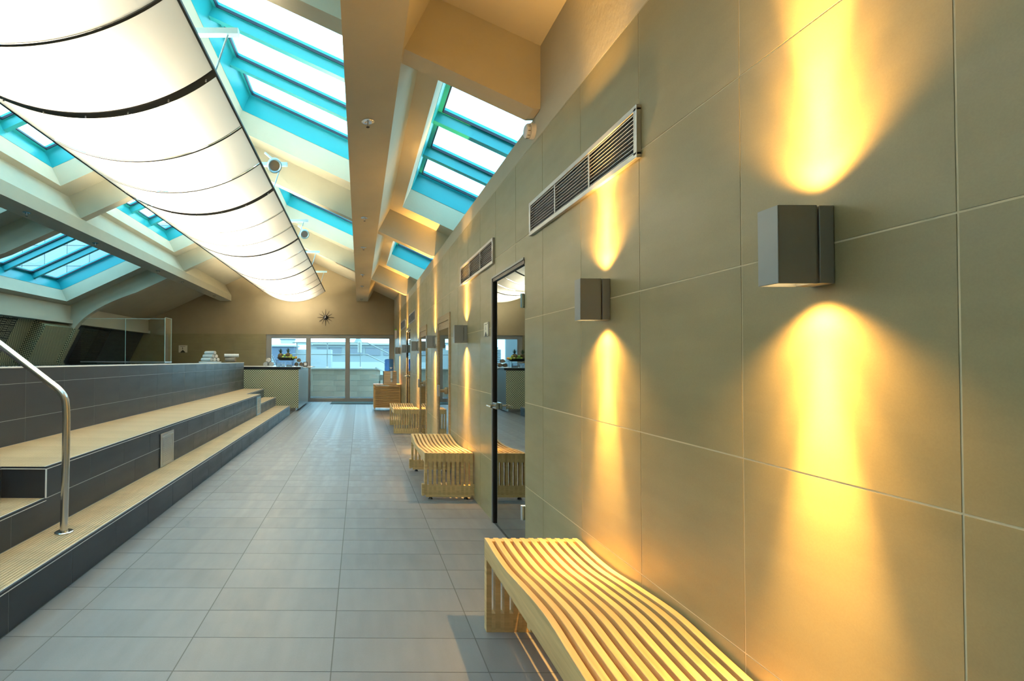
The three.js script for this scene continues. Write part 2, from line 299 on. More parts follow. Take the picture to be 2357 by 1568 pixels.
// ---------------------------------------------------------------- raised pool and steps
const S1 = -1.79, S2 = -2.15, S3 = -2.46, PX = -2.98, H1 = 0.23, H2 = 0.445, H3 = 0.66, PT = 1.335, END = 13.65, CUT0 = 3.66, CUT1 = 11.55;
function tilesOnX(parent, x, y0, y1, d0, d1, pitch, phase, mats) {   // dark tiles on a face looking to +X
  for (let a = phase + Math.floor((d0 - phase) / pitch) * pitch; a < d1; a += pitch) {
    const p = Math.max(a, d0) + 0.002, q = Math.min(a + pitch, d1) - 0.002;
    if (q - p > 0.01) part('tile', box(0.01, +(y1 - y0 - 0.004).toFixed(3), +(q - p).toFixed(3)), pick(mats), parent, x - 0.005, (y0 + y1) / 2, -(p + q) / 2);
  }
}
{
  const pool = thing('raised_pool', 'raised pool with dark slate tiled side walls', 'pool');
  part('front_wall', bx(PX - 0.22, PX - 0.0015, 0, PT - 0.016, -2.9, END - 0.01), M.darkGrout, pool);
  part('rim', bx(PX - 0.22, PX - 0.010, PT - 0.016, PT - 0.006, -2.9, END), M.darkTile[1], pool);
  part('painted_sky_glint', bx(PX - 0.05, PX + 0.004, PT - 0.014, PT - 0.001, -2.9, END), M.white, pool);  // white strip painted in place of the sky reflection on the water lip
  part('end_deck', bx(-7.8, PX - 0.05, 0.7, PT - 0.002, 13.1, END), M.darkTile[3], pool);
  part('basin_floor', bx(-7.8, PX - 0.22, 0.1, 0.2, -2.9, 13.1), std(rgb(0.05, 0.22, 0.28), 0.5), pool);
  part('end_wall', bx(-7.8, PX - 0.22, 0.2, PT - 0.002, -2.98, -2.9), M.darkTile[3], pool);
  tilesOnX(pool, PX, H3, 0.875, -2.9, END, 0.615, 4.74, M.darkTile);
  tilesOnX(pool, PX, 0.875, 1.185, -2.9, END, 0.615, 4.74, M.darkTile);
  tilesOnX(pool, PX, 1.185, PT - 0.004, -2.9, END, 0.615, 4.74, M.darkTile);
  part('water', bx(-7.78, PX - 0.225, 0.21, PT + 0.003, -2.88, 13.08), phys({ color: 0xffffff, transmission: 1, thickness: 1, roughness: 0.03, ior: 1.33, attenuationColor: rgb(0.25, 0.62, 0.68), attenuationDistance: 1.2 }), pool);
  const st = thing('pool_steps', 'long stepped seat with tan ribbed treads and dark risers', 'steps');
  part('core', merged([bx(S2, S1 - 0.0015, 0, H1 - 0.02, -2.9, END), bx(PX, S2 - 0.0015, 0, H2 - 0.02, -2.9, END), bx(PX, S3 - 0.0015, H2 - 0.03, H3 - 0.02, -2.9, END), bx(S3 - 0.1, S2 - 0.0015, H2 - 0.03, H3 - 0.02, CUT0 + 0.012, CUT1 - 0.012)]), M.darkGrout, st);
  const tread = (x0, x1, y, d0, d1) => { for (let d = d0; d < d1 - 0.05; d += 2.4) {
    const a = d + 0.001, b = Math.min(d + 2.4, d1) - 0.001, n = Math.round((x1 - 0.014 - x0) / 0.0225), w = (x1 - 0.014 - x0) / n, list = [bx(x0, x1 - 0.014, y - 0.02, y - 0.003, a, b)];
    for (let k = 0; k < n; k++) list.push(bx(x0 + k * w + 0.0025, x0 + (k + 1) * w - 0.0025, y - 0.003, y, a, b));
    part('tread', merged(list), M.tread, st);
  } };
  const nose = (x, y, d0, d1) => { part('nosing', bx(x - 0.014, x + 0.002, y - 0.013, y - 0.0005, d0, d1), M.nosing, st); part('edge_trim', bx(x - 0.012, x + 0.003, y - 0.018, y - 0.013, d0, d1), M.trim, st); part('edge_trim', bx(x - 0.016, x - 0.012, y - 0.008, y + 0.001, d0, d1), M.trim, st); };
  tread(S2, S1, H1, -2.9, END); nose(S1, H1, -2.9, END); tilesOnX(st, S1, 0.0, H1 - 0.018, -2.9, END, 0.595, 2.739, M.darkTile);
  tilesOnX(st, S2, H1, H2 - 0.002, -2.9, END, 0.6, 3.3, M.darkTile);
  tread(PX, S2, H3, CUT0, CUT1); nose(S2, H3, CUT0, CUT1); tilesOnX(st, S2, H2, H3 - 0.018, CUT0, CUT1, 0.6, 3.66, M.darkTile);
  for (const [a, b] of [[-2.9, CUT0], [CUT1, END]]) { tread(S3, S2, H2, a, b); nose(S2, H2, a, b); tread(PX, S3, H3, a, b); nose(S3, H3, a, b); tilesOnX(st, S3, H2, H3 - 0.018, a, b, 0.6, 3.66, M.darkTile); }
  part('end_tile', bx(S3, S2 - 0.002, H2, H3 - 0.02, CUT0, CUT0 + 0.01), M.nosing, st);
  part('edge_trim', bx(S3, S2, H3 - 0.018, H3 - 0.012, CUT0 - 0.004, CUT0 + 0.012), M.trim, st);
  part('nosing', bx(S3, S2, H3 - 0.012, H3 - 0.0005, CUT0 - 0.003, CUT0 + 0.012), M.nosing, st);
  part('edge_trim', bx(S2 - 0.006, S2 + 0.002, H2, H3 - 0.018, CUT0 - 0.004, CUT0 + 0.004), M.trim, st);
  part('end_tile', bx(S3, S2 - 0.002, H2, H3 - 0.02, CUT1 - 0.01, CUT1), M.darkTile[1], st);
}
{ // stainless handrail
  const r = thing('handrail', 'brushed stainless handrail bent upwards beside the steps', 'handrail', -1.99, H1, 3.6);
  const pts = [[0, 0.01], [0, 0.85], [-0.012, 0.91], [-0.05, 0.96], [-0.12, 1.015], [-1.15, 1.77], [-1.22, 1.80], [-1.29, 1.79]].map(([x, y]) => new THREE.Vector3(x, y, 0));
  part('tube', new THREE.TubeGeometry(new THREE.CatmullRomCurve3(pts, false, 'centripetal'), 90, 0.025, 20), M.steel, r);
  part('flange', lathe([[0, 0.012], [0.05, 0.012], [0.058, 0.008], [0.06, 0], [0, 0]], 32), M.chrome, r);
}
{ // grilles in the riser
  const s = new THREE.Shape([[-0.2, 0], [0.2, 0], [0.2, 0.36], [-0.2, 0.36]].map(([x, y]) => new THREE.Vector2(x, y)));
  for (let i = 0; i < 6; i++) for (let j = 0; j < 13; j++) { const p = new THREE.Path(); p.absarc(-0.105 + i * 0.042, 0.045 + j * 0.0205, 0.0068, 0, 7, true); s.holes.push(p); }
  const g = thing('perforated_grille', 'perforated stainless grille set into the seat riser', 'grille', S2, H1 + 0.006, 5.93);
  part('plate', new THREE.ExtrudeGeometry(s, { depth: 0.006, bevelEnabled: false, curveSegments: 4 }).rotateY(Math.PI / 2), M.brushed, g, 0.006, 0, 0);
  part('backing', at(box(0.003, 0.35, 0.39), 0.0025, 0.18, 0), M.black, g);
  part('raised_edge', merged([at(box(0.006, 0.006, 0.30), 0.015, 0.325, 0), at(box(0.004, 0.29, 0.004), 0.014, 0.17, 0.15), at(box(0.004, 0.29, 0.004), 0.014, 0.17, -0.15)]), M.steel, g);
  for (const z of [-0.15, 0.15]) for (const y of [0.02, 0.325]) part('screw', at(cyl(0.006, 0.006, 0.005, 10).rotateZ(Math.PI / 2), 0.015, y, z), M.chrome, g);
  const l = thing('louvre_grille', 'pale blue louvred grille at the far end of the seat', 'grille', S2, H1 + 0.008, 11.30);
  part('frame', merged([at(box(0.012, 0.36, 0.02), 0.006, 0.19, -0.2), at(box(0.012, 0.36, 0.02), 0.006, 0.19, 0.2), at(box(0.012, 0.02, 0.4), 0.006, 0.01, 0), at(box(0.012, 0.02, 0.4), 0.006, 0.37, 0)]), M.bluesteel, l);
  part('backing', at(box(0.002, 0.36, 0.4), 0.002, 0.19, 0), M.black, l);
  for (let i = 0; i < 12; i++) { const m = part('slat', box(0.004, 0.022, 0.38), M.white, l, 0.008, 0.035 + i * 0.028, 0); m.rotation.z = -0.5; }
}
{ // glass screen at the end of the pool
  const g = thing('glass_screen', 'clear frameless glass screen at the far end of the pool', 'screen', -4.84, PT, 13.16);
  const gl = phys({ color: rgb(0.93, 0.97, 0.95), transmission: 1, thickness: 0, roughness: 0, ior: 1.55 });
  part('pane', at(box(0.97, 1.06, 0.012), -0.49, 0.545, 0), gl, g); part('pane', at(box(1.1, 1.06, 0.012), -1.53, 0.545, 0), gl, g);
  part('side_pane', at(box(0.012, 1.10, 0.44), 0, 0.56, -0.22), gl, g);
  part('polished_edge', merged([at(box(2.08, 0.008, 0.013), -1.04, 1.078, 0), at(box(0.008, 1.06, 0.013), -0.98, 0.545, 0), at(box(0.013, 1.10, 0.010), 0, 0.56, 0.002), at(box(0.013, 1.10, 0.010), 0, 0.56, -0.44), at(box(0.013, 0.008, 0.44), 0, 1.112, -0.22)]), std(rgb(0.42, 0.55, 0.46), 0.3), g);
  part('shoe', merged([at(box(2.1, 0.014, 0.03), -1.04, 0.009, 0), at(box(0.03, 0.014, 0.46), 0, 0.009, -0.22)]), M.brushed, g);
}

// ---------------------------------------------------------------- long glowing fabric lamp
{
  const C = [-2.12, 4.91], R = 1.63, HALF = 0.652, P = 0.926, first = -4, last = 14, dOf = (i) => 4.05 + P * i;
  const lamp = thing('fabric_lamp', 'long curved white fabric lamp hanging under the ridge', 'lamp', C[0], C[1], 0);
  const arc = (r, len, n = 40, thick = 0) => {             // a curved strip, its middle at the bottom
    const one = (rr, flip) => { const pos = [], nor = [], uv = [], idx = []; for (let i = 0; i <= n; i++) { const a = -HALF + 2 * HALF * i / n; for (const z of [len / 2, -len / 2]) { pos.push(rr * Math.sin(a), -rr * Math.cos(a), z); nor.push(flip * Math.sin(a), -flip * Math.cos(a), 0); uv.push(a * rr, z); } } for (let i = 0; i < n; i++) { const b = 2 * i; flip > 0 ? idx.push(b, b + 1, b + 2, b + 1, b + 3, b + 2) : idx.push(b, b + 2, b + 1, b + 1, b + 2, b + 3); } const g = new THREE.BufferGeometry(); g.setAttribute('position', new THREE.Float32BufferAttribute(pos, 3)); g.setAttribute('normal', new THREE.Float32BufferAttribute(nor, 3)); g.setAttribute('uv', new THREE.Float32BufferAttribute(uv, 2)); g.setIndex(idx); return g; };
    return thick ? merged([one(r, 1), one(r - thick, -1)]) : one(r, 1);
  };
  const fabric = phys({ color: rgb(0.74, 0.70, 0.62), transmission: 0.17, thickness: 0, roughness: 1, specularIntensity: 0.2 });
  const sg = arc(R, P - 0.014), sj = arc(R, P - 0.065), rib = arc(R + 0.012, 0.026, 40, 0.02), band = arc(R + 0.004, 0.085, 40, 0.012), edge = box(0.018, 0.022, P);
  const [ex, ey] = [R * Math.sin(HALF), -R * Math.cos(HALF)];
  for (let i = first; i < last; i++) {
    const joint = i % 3 === 0 || (i + 1) % 3 === 0, shift = i % 3 === 0 ? -0.02 : (i + 1) % 3 === 0 ? 0.02 : 0;
    const f = part('fabric_panel', joint ? sj : sg, fabric, lamp, 0, 0, -(dOf(i) + P / 2) + shift);
    for (const s of [-1, 1]) part('edge_rail', edge, M.dark, lamp, s * (ex + 0.008), ey + 0.004, -(dOf(i) + P / 2));
  }
  for (let i = first; i <= last; i++) {
    if (i % 3 === 0 && i < last) {
      const b = part('joint_band', band, M.dark, lamp, 0, 0, -dOf(i));
      for (let k = -3; k <= 3; k++) part('bolt', at(cyl(0.007, 0.007, 0.03, 8), (R + 0.004) * Math.sin(k * 0.2), -(R + 0.004) * Math.cos(k * 0.2), 0), M.brushed, b);
      part('cross_bar', box(2 * ex + 0.36, 0.045, 0.055), M.bluesteel, lamp, 0, ey + 0.33, -dOf(i) - 0.02);
      for (const s of [-1, 1]) { part('hanger_rod', rod(V(s * (ex + 0.10), ey + 0.33, dOf(i) + 0.02), V(s * ex, ey, dOf(i)), 0.008), M.bluesteel, lamp); part('suspension_cable', rod(V(s * 0.55, ey + 0.35, dOf(i) + 0.02), V(s * 0.25, -0.02, dOf(i) + 0.02), 0.004), M.bluesteel, lamp); }
    } else part('rib', rib, M.dark, lamp, 0, 0, -dOf(i));
  }
  for (let k = 0; k < 6; k++) {                             // light fittings inside, one for each length of lamp
    const a = dOf(first + 0.15 + k * 3), b = Math.min(dOf(first + k * 3 + 2.85), 16.85), len = b - a, y = -R + 0.36;
    const tray = part('light_tray', box(0.96, 0.03, len), M.white, lamp, 0, y + 0.05, -(a + b) / 2);
    for (const x of [-0.34, 0, 0.34]) part('light_tube', cyl(0.013, 0.013, len - 0.1, 10).rotateX(Math.PI / 2), std(rgb(0.9, 0.9, 0.9), 0.5, { emissive: rgb(1, 0.93, 0.8), emissiveIntensity: 4 }), tray, x, -0.035, 0);
    const l = new THREE.RectAreaLight(new THREE.Color().setRGB(1, 0.90, 0.72), TUBE_RADIANCE, 0.86, len - 0.05);
    l.position.set(C[0], C[1] + y - 0.005, -(a + b) / 2); l.lookAt(C[0], 0, -(a + b) / 2); scene.add(l);
  }
  [[6.30, 'near'], [9.75, 'far']].forEach(([d, w], i) => {
    const f = thing('floodlight', i ? 'small blue floodlight beside the fabric lamp, the farther one' : 'small blue floodlight beside the fabric lamp, the nearer one', 'floodlight', -1.03, 3.73, d, 'floodlights beside the fabric lamp');
    const h = part('housing', lathe([[0, 0.10], [0.05, 0.10], [0.06, 0.06], [0.085, 0.03], [0.085, -0.03], [0.07, -0.03], [0.06, -0.005], [0, -0.005]], 24), M.bluesteel, f); h.rotation.set(-1.0, 0, 0.25);
    part('lens', at(cyl(0.06, 0.06, 0.006, 20), 0, -0.012, 0), M.chrome, h);
    part('bracket', rod(V(0, 0.05, 0), V(-0.12, 0.16, 0.02), 0.012), M.bluesteel, f);
  });
}

// ---------------------------------------------------------------- wall sconces
const SCONCES = [1.327, 2.491, 5.76, 8.15, 10.55, 12.95, 15.35];
const order = ['nearest', 'second', 'third', 'fourth', 'fifth', 'sixth', 'farthest'];
SCONCES.forEach((d, i) => {
  const s = thing('wall_sconce', i === 0 ? 'large square grey wall sconce nearest the camera' : i === 6 ? 'square grey wall sconce farthest along the tiled wall' : `square grey up-and-down wall sconce, ${order[i]} from the camera`, 'sconce', W, 1.69, d, 'sconces along the tiled wall');
  const h = 0.193, w = 0.066, x0 = -0.140, x1 = -0.042, t = 0.005;
  part('back_plate', rbox(0.036, h, w, 0.002), M.sconce, s, -0.019, 0, 0);
  const L = x1 - x0;
  part('housing', merged([at(rbox(t, h, w, 0.0015), x0 + t / 2, 0, 0), at(rbox(t, h, w, 0.0015), x1 - t / 2, 0, 0), at(box(L - t, h, t), (x0 + x1) / 2, 0, w / 2 - t / 2), at(box(L - t, h, t), (x0 + x1) / 2, 0, -w / 2 + t / 2)]), M.sconce, s);
  part('bridge', box(0.012, h - 0.05, w - 0.02), M.black, s, -0.040, 0, 0);
  const lens = std(rgb(0.9, 0.85, 0.7), 0.4, { emissive: rgb(1, 0.72, 0.36), emissiveIntensity: 3 });
  for (const k of [-1, 1]) {
    part(k < 0 ? 'lower_lamp' : 'upper_lamp', box(L - 2 * t, 0.006, w - 2 * t), lens, s, (x0 + x1) / 2, k * (h / 2 - 0.012), 0);
    for (const [angle, pen, I, lean] of [[1.08, 0.85, SCONCE.wide, 0], [0.55, 1, SCONCE.middle, 0], [0.30, 1, SCONCE.narrow, 0], [0.27, 1, SCONCE.graze, 0.14]]) {
      const l = new THREE.SpotLight(SCONCE.color, I, 0, angle, pen, 2); l.position.set(W + (x0 + x1) / 2 + 0.015, 1.69 + k * (h / 2 + 0.004), -d); l.target.position.set(W + (x0 + x1) / 2 + 0.015 + lean, 1.69 + k * (h / 2 + 1), -d);
      l.shadow.radius = 0.6; l.castShadow = true; scene.add(l, l.target);
    }
  }
});

// ---------------------------------------------------------------- air grilles, signs, detector
[[2.178, 3.577, 'long aluminium air grille nearest the camera'], [4.566, 6.04, 'aluminium air grille above the black framed glass door'], [10.98, 12.38, 'aluminium air grille third along the tiled wall'], [13.4, 14.85, 'aluminium air grille farthest along the tiled wall']].forEach(([a, b, label]) => {
  const L = b - a, g = thing('air_grille', label, 'air grille', W, 2.358, (a + b) / 2, 'air grilles along the tiled wall');
  part('backing', box(0.004, 0.20, L - 0.02), M.black, g, -0.003, 0, 0);
  part('frame', merged([at(rbox(0.022, 0.026, L, 0.003), -0.011, 0.099, 0), at(rbox(0.022, 0.026, L, 0.003), -0.011, -0.099, 0), at(rbox(0.022, 0.20, 0.026, 0.003), -0.011, 0, L / 2 - 0.013), at(rbox(0.022, 0.20, 0.026, 0.003), -0.011, 0, -L / 2 + 0.013)]), M.brushed, g);
  for (const k of [-1, 1]) part('divider', box(0.018, 0.18, 0.016), M.brushed, g, -0.009, 0, k * L / 6);
  for (let i = 0; i < 10; i++) { const m = part('slat', box(0.008, 0.0028, L - 0.05), M.brushed, g, -0.013, -0.079 + i * 0.0176, 0); m.rotation.z = 0.25; }
});
const plate = canvas(192, 160, (c, w, h) => {
  c.fillStyle = '#e6e2cf'; c.fillRect(0, 0, w, h); c.fillStyle = '#3a382c'; for (let i = 0; i < 11; i++) c.fillRect(40 + i * 10, 20, 7, 9);
  c.beginPath(); c.arc(88, 50, 7, 0, 7); c.fill(); c.fillRect(82, 58, 13, 32);
  c.beginPath(); c.moveTo(40, 160); c.lineTo(40, 150); c.lineTo(93, 104); c.lineTo(146, 150); c.lineTo(146, 160); c.fill();
});
const plateMat = std(rgb(1, 1, 1), 0.45, { map: plate });
[[4.84, 'small white sign plate beside the black framed glass door'], [8.02, 'small white sign plate by the nearer wooden framed door'], [10.32, 'small white sign plate by the farther wooden framed door'], [13.25, 'small white sign plate by the far black framed door']].forEach(([d, label]) => {
  const g = thing('sign_plate', label, 'sign', W, 1.69, d, 'sign plates beside the doors');
  part('plate', box(0.010, 0.125, 0.15), M.white, g, -0.007, 0, 0);
  part('print', new THREE.PlaneGeometry(0.15, 0.125).rotateY(-Math.PI / 2), plateMat, g, -0.0126, 0, 0);
  for (const k of [-1, 1]) part('spacer', at(cyl(0.006, 0.006, 0.004, 10).rotateZ(Math.PI / 2), -0.014, k * 0.05, 0.065), M.chrome, g);
});
{
  const g = thing('sign_plate', 'small white sign plate on the dark end wall', 'sign', -5.98, 1.765, BACK - 0.01);
  part('plate', box(0.29, 0.24, 0.012), M.white, g, 0, 0, 0.008); part('print', new THREE.PlaneGeometry(0.29, 0.24), plateMat, g, 0, 0, 0.0146);
  const s = thing('smoke_detector', 'round white smoke detector on the plaster band', 'detector', W, 2.945, 3.53);
  part('base', cyl(0.052, 0.052, 0.03, 28).rotateZ(Math.PI / 2), M.white, s, -0.015, 0, 0);
  part('cap', lathe([[0, 0.034], [0.036, 0.032], [0.046, 0.024], [0.048, 0], [0, 0]], 28).rotateZ(Math.PI / 2), M.white, s, -0.03, 0, 0);
  for (let i = 0; i < 10; i++) { const a = i / 10 * 6.283; part('slot', box(0.016, 0.003, 0.002), M.dark, s, -0.044, 0.0475 * Math.cos(a), 0.0475 * Math.sin(a)).rotation.x = -a; }
  const c = thing('wall_clock', 'black sunburst wall clock on the end wall', 'clock', -1.16, 2.85, BACK);
  part('hub', lathe([[0, 0.05], [0.05, 0.045], [0.075, 0.025], [0.08, 0], [0, 0]], 24).rotateX(Math.PI / 2), M.black, c);
  for (let i = 0; i < 12; i++) { const a = i * Math.PI / 6, r = i % 3 === 0 ? 0.28 : 0.25, m = part('ray', at(new THREE.CylinderGeometry(0.004, 0.012, r, 6), 0, r / 2, 0), M.black, c, 0, 0, 0.02); m.rotation.z = a; }
  for (const [a, r] of [[0.15, 0.075], [2.1, 0.06]]) { const m = part('hand', at(box(0.010, r, 0.004), 0, r / 2, 0), M.white, c, 0, 0, 0.052); m.rotation.z = a; }
}

// ---------------------------------------------------------------- sprinklers
for (const [x, ds, side] of [[0.06, [4.39, 7.37, 9.31, 12.3, 14.2, 17.2], 'right beam'], [-4.55, [7.19, 9.07, 11.9, 13.55, 16.5], 'left beam']]) ds.forEach((d, i) => {
  const which = i === 0 ? 'nearest' : i === ds.length - 1 ? 'farthest' : ['', 'second', 'third', 'fourth', 'fifth'][i];
  const s = thing('sprinkler', `chrome ceiling sprinkler under the ${side}, ${which} from the camera`, 'sprinkler', x, 3.4, d, `sprinklers under the ${side}`);
  part('rosette', lathe([[0, -0.001], [0.055, -0.001], [0.053, -0.008], [0.030, -0.014], [0.018, -0.006], [0, -0.006]], 28), M.chrome, s);
  part('stem', at(cyl(0.006, 0.008, 0.045, 12), 0, -0.028, 0), M.brushed, s);
  part('deflector', at(cyl(0.016, 0.013, 0.004, 12), 0, -0.052, 0), M.dark, s);
});

// ---------------------------------------------------------------- wavy slatted benches
{
  const L = 1.40, N = 11, SW = 0.0268, GAP = 0.0194, pitch = SW + GAP, width = N * SW + (N - 1) * GAP;
  const makeSlat = (pts) => {                              // seat height along the bench, from the far end
    const c = new THREE.SplineCurve(pts.map(([x, y]) => new THREE.Vector2(x, y))), sh = new THREE.Shape(); sh.moveTo(0, 0.372); for (const p of c.getPoints(54)) sh.lineTo(p.x, p.y); sh.lineTo(L, 0.372);
    const slat = new THREE.ExtrudeGeometry(sh, { depth: SW - 0.003, bevelEnabled: true, bevelSize: 0.0015, bevelThickness: 0.0015, bevelSegments: 1 }).translate(0, 0, 0.0015 - SW / 2).rotateY(-Math.PI / 2).translate(0, 0, -L / 2);
    const p = slat.attributes.position, n = slat.attributes.normal, uv = slat.attributes.uv; for (let i = 0; i < p.count; i++) uv.setXY(i, p.getZ(i), Math.abs(n.getX(i)) > 0.5 ? p.getY(i) : p.getX(i));
    return slat;
  };
  const board = box(SW, 0.29, 0.045), filler = box(GAP, 0.095, 0.045), topfill = box(GAP, 0.09, 0.042);
  const bench = (d, label, plinth, pts) => {
    const slat = makeSlat(pts);
    const base = plinth ? 0.045 : 0, g = thing('slatted_bench', label, 'bench', 0.905, 0, d, 'wavy slatted wooden benches by the tiled wall');
    for (let i = 0; i < N; i++) {
      const x = -width / 2 + SW / 2 + i * pitch, m = M.wood[i % 4];
      part('slat', slat, m, g, x, 0, 0);
      for (const e of [-1, 1]) part('end_board', box(SW - 0.0006, 0.374 - base, 0.045), M.wood[(i + 1) % 4], g, x, base + (0.374 - base) / 2, e * (L / 2 - 0.0235));
    }
    for (const e of [-1, 1]) {
      part('end_rail', merged(Array.from({ length: N - 1 }, (_, i) => at(topfill, -width / 2 + SW + GAP / 2 + i * pitch, 0.420, e * (L / 2 - 0.022)))), M.wood[1], g);
      part('foot_rail', merged(Array.from({ length: N - 1 }, (_, i) => at(filler, -width / 2 + SW + GAP / 2 + i * pitch, base + 0.0475, e * (L / 2 - 0.0235)))), M.wood[2], g);
      if (plinth) {
        for (const s of [-1, 1]) part('foot_block', box(0.026, 0.115, 0.055), M.wood[0], g, s * (width / 2 + 0.0135), base + 0.05, e * (L / 2 - 0.0235));
        part('skid', box(width - 0.03, 0.02, 0.05), M.wood[2], g, 0, base - 0.011, e * (L / 2 - 0.0235));
        for (const s of [-1, 1]) part('rubber_foot', cyl(0.010, 0.024, 0.025, 12), M.black, g, s * 0.18, 0.0125, e * (L / 2 - 0.0235));
      }
    }
    part('under_batten', box(width - 0.02, 0.03, 0.04), M.wood[3], g, 0, 0.356, 0);
  };
  bench(2.11, 'wavy slatted wooden bench in the foreground beside the tiled wall', false, [[0, 0.467], [0.06, 0.467], [0.2, 0.459], [0.4, 0.459], [0.65, 0.482], [0.9, 0.498], [1.12, 0.482], [1.34, 0.467], [1.4, 0.466]]);
  bench(6.08, 'wavy slatted wooden bench on dark feet in the middle distance', true, [[0, 0.467], [0.06, 0.467], [0.25, 0.447], [0.5, 0.424], [0.8, 0.428], [1.1, 0.452], [1.34, 0.466], [1.4, 0.466]]);
  bench(10.9, 'wavy slatted wooden bench farthest away, before the slatted cabinet', false, [[0, 0.467], [0.06, 0.467], [0.3, 0.440], [0.55, 0.428], [0.8, 0.455], [1.05, 0.462], [1.34, 0.466], [1.4, 0.466]]);
}

// ---------------------------------------------------------------- slatted cabinet, water dispenser, mat
{
  const d = 15.1, g = thing('slatted_cabinet', 'orange slatted wooden cabinet on small castors', 'cabinet', 0.775, 0, d);
  for (const x of [-0.35, 0.35]) for (const z of [-0.26, 0.26]) { part('corner_post', box(0.045, 0.63, 0.045), M.cabinetWood, g, x, 0.39, z); const c = part('castor', cyl(0.03, 0.03, 0.025, 14).rotateZ(Math.PI / 2), M.white, g, x, 0.03, z); part('fork', box(0.03, 0.035, 0.03), M.brushed, c, 0, 0.028, 0); }
  for (let i = 0; i < 14; i++) { part('slat', box(0.73, 0.028, 0.02), M.cabinetWood, g, 0, 0.10 + i * 0.0445, 0.285); part('side_slat', box(0.02, 0.028, 0.55), M.cabinetWood, g, -0.37, 0.10 + i * 0.0445, 0); }
  part('top', box(0.76, 0.025, 0.60), M.cabinetWood, g, 0, 0.7175, 0); part('inner_box', box(0.66, 0.57, 0.50), M.doorWood, g, 0, 0.38, 0);
  const w = thing('water_stand', 'pale wooden water dispenser stand on the slatted cabinet', 'stand', 0.86, 0.73, 15.05);
  part('front_panel', box(0.36, 0.37, 0.02), M.paleWood, w, 0, 0.185, 0.17); part('side_panel', box(0.02, 0.37, 0.34), M.dark, w, -0.18, 0.185, -0.005); part('side_panel', box(0.02, 0.37, 0.34), M.paleWood, w, 0.17, 0.185, -0.005); part('top_panel', box(0.36, 0.02, 0.32), M.paleWood, w, 0, 0.36, -0.005);
  const cup = thing('cup_dispenser', 'white tube cup dispenser on the water stand front', 'dispenser', 0.90, 0.93, 14.85);
  part('tube', cyl(0.035, 0.035, 0.22, 20), M.white, cup, 0, 0.07, 0); part('ring', cyl(0.042, 0.042, 0.05, 20), M.brushed, cup, 0, -0.05, 0); part('cup', cyl(0.033, 0.026, 0.06, 20), M.white, cup, 0, -0.10, 0); part('bracket', box(0.03, 0.05, 0.05), M.brushed, cup, 0, -0.03, -0.03);
  const b = thing('water_bottle', 'large blue water bottle with tap on the stand', 'bottle', 0.84, 1.10, 15.05);
  part('body', lathe([[0, 0], [0.12, 0], [0.135, 0.02], [0.135, 0.10], [0.128, 0.115], [0.135, 0.13], [0.135, 0.22], [0.128, 0.235], [0.135, 0.25], [0.135, 0.32], [0.11, 0.345], [0, 0.35]], 28), phys({ color: rgb(0.20, 0.50, 0.88), transmission: 0.6, thickness: 0, roughness: 0.12 }), b);
  part('tap', merged([rod(new THREE.Vector3(0.04, 0.08, 0.12), new THREE.Vector3(0.04, 0.08, 0.19), 0.018), at(box(0.07, 0.018, 0.02), 0.04, 0.105, 0.18)]), M.white, b);
  const l = thing('emergency_lamp', 'slim green-topped emergency lamp at the end of the tiled wall', 'lamp', W - 0.035, 2.22, 16.6);
  part('body', box(0.06, 0.26, 0.10), M.white, l, 0, 0, 0); part('cap', lathe([[0, 0.05], [0.03, 0.04], [0.04, 0], [0, 0]], 16), std(rgb(0.35, 0.75, 0.10), 0.4), l, 0, 0.13, 0);
  const m = thing('door_mat', 'dark green ribbed mat before the terrace glazing', 'mat', 0.08, 0, 17.4);
  part('pile', box(2.0, 0.016, 0.82), std(rgb(0.045, 0.085, 0.075), 0.95, { map: fibre }), m, 0, 0.010, 0); part('border', merged([at(box(2.06, 0.010, 0.03), 0, 0.006, 0.425), at(box(2.06, 0.010, 0.03), 0, 0.006, -0.425), at(box(0.03, 0.010, 0.82), -1.015, 0.006, 0), at(box(0.03, 0.010, 0.82), 1.015, 0.006, 0)]), M.black, m);
}

// ---------------------------------------------------------------- counter and what stands on it
const CT = 1.21, CF = 14.6;
{
  const g = thing('bar_counter', 'bar counter with diamond mosaic front and grey end panel', 'counter', -1.68, 0, CF);
  part('mosaic_front', at(box(2.6, 1.06, 0.02), -1.3, 0.61, -0.01), M.mosaic, g);
  part('end_panel', at(box(0.02, 1.09, 2.7), -0.01, 0.60, -1.37), std(rgb(0.26, 0.28, 0.28), 0.32, { metalness: 0.4 }), g);
  part('body', at(box(2.56, 1.05, 2.68), -1.3, 0.61, -1.37), M.dark, g);
  part('plinth', at(box(2.5, 0.08, 2.55), -1.33, 0.04, -1.37), M.brushed, g);
  part('worktop', at(rbox(2.66, 0.06, 0.62, 0.006), -1.27, CT - 0.03, -0.29), M.black, g);
  part('end_ledge', at(box(0.60, 0.02, 0.95), 0.0, CT - 0.011, -1.35), M.white, g);
  part('rear_worktop', at(box(2.6, 0.04, 2.1), -1.3, CT - 0.021, -1.66), M.white, g);
}
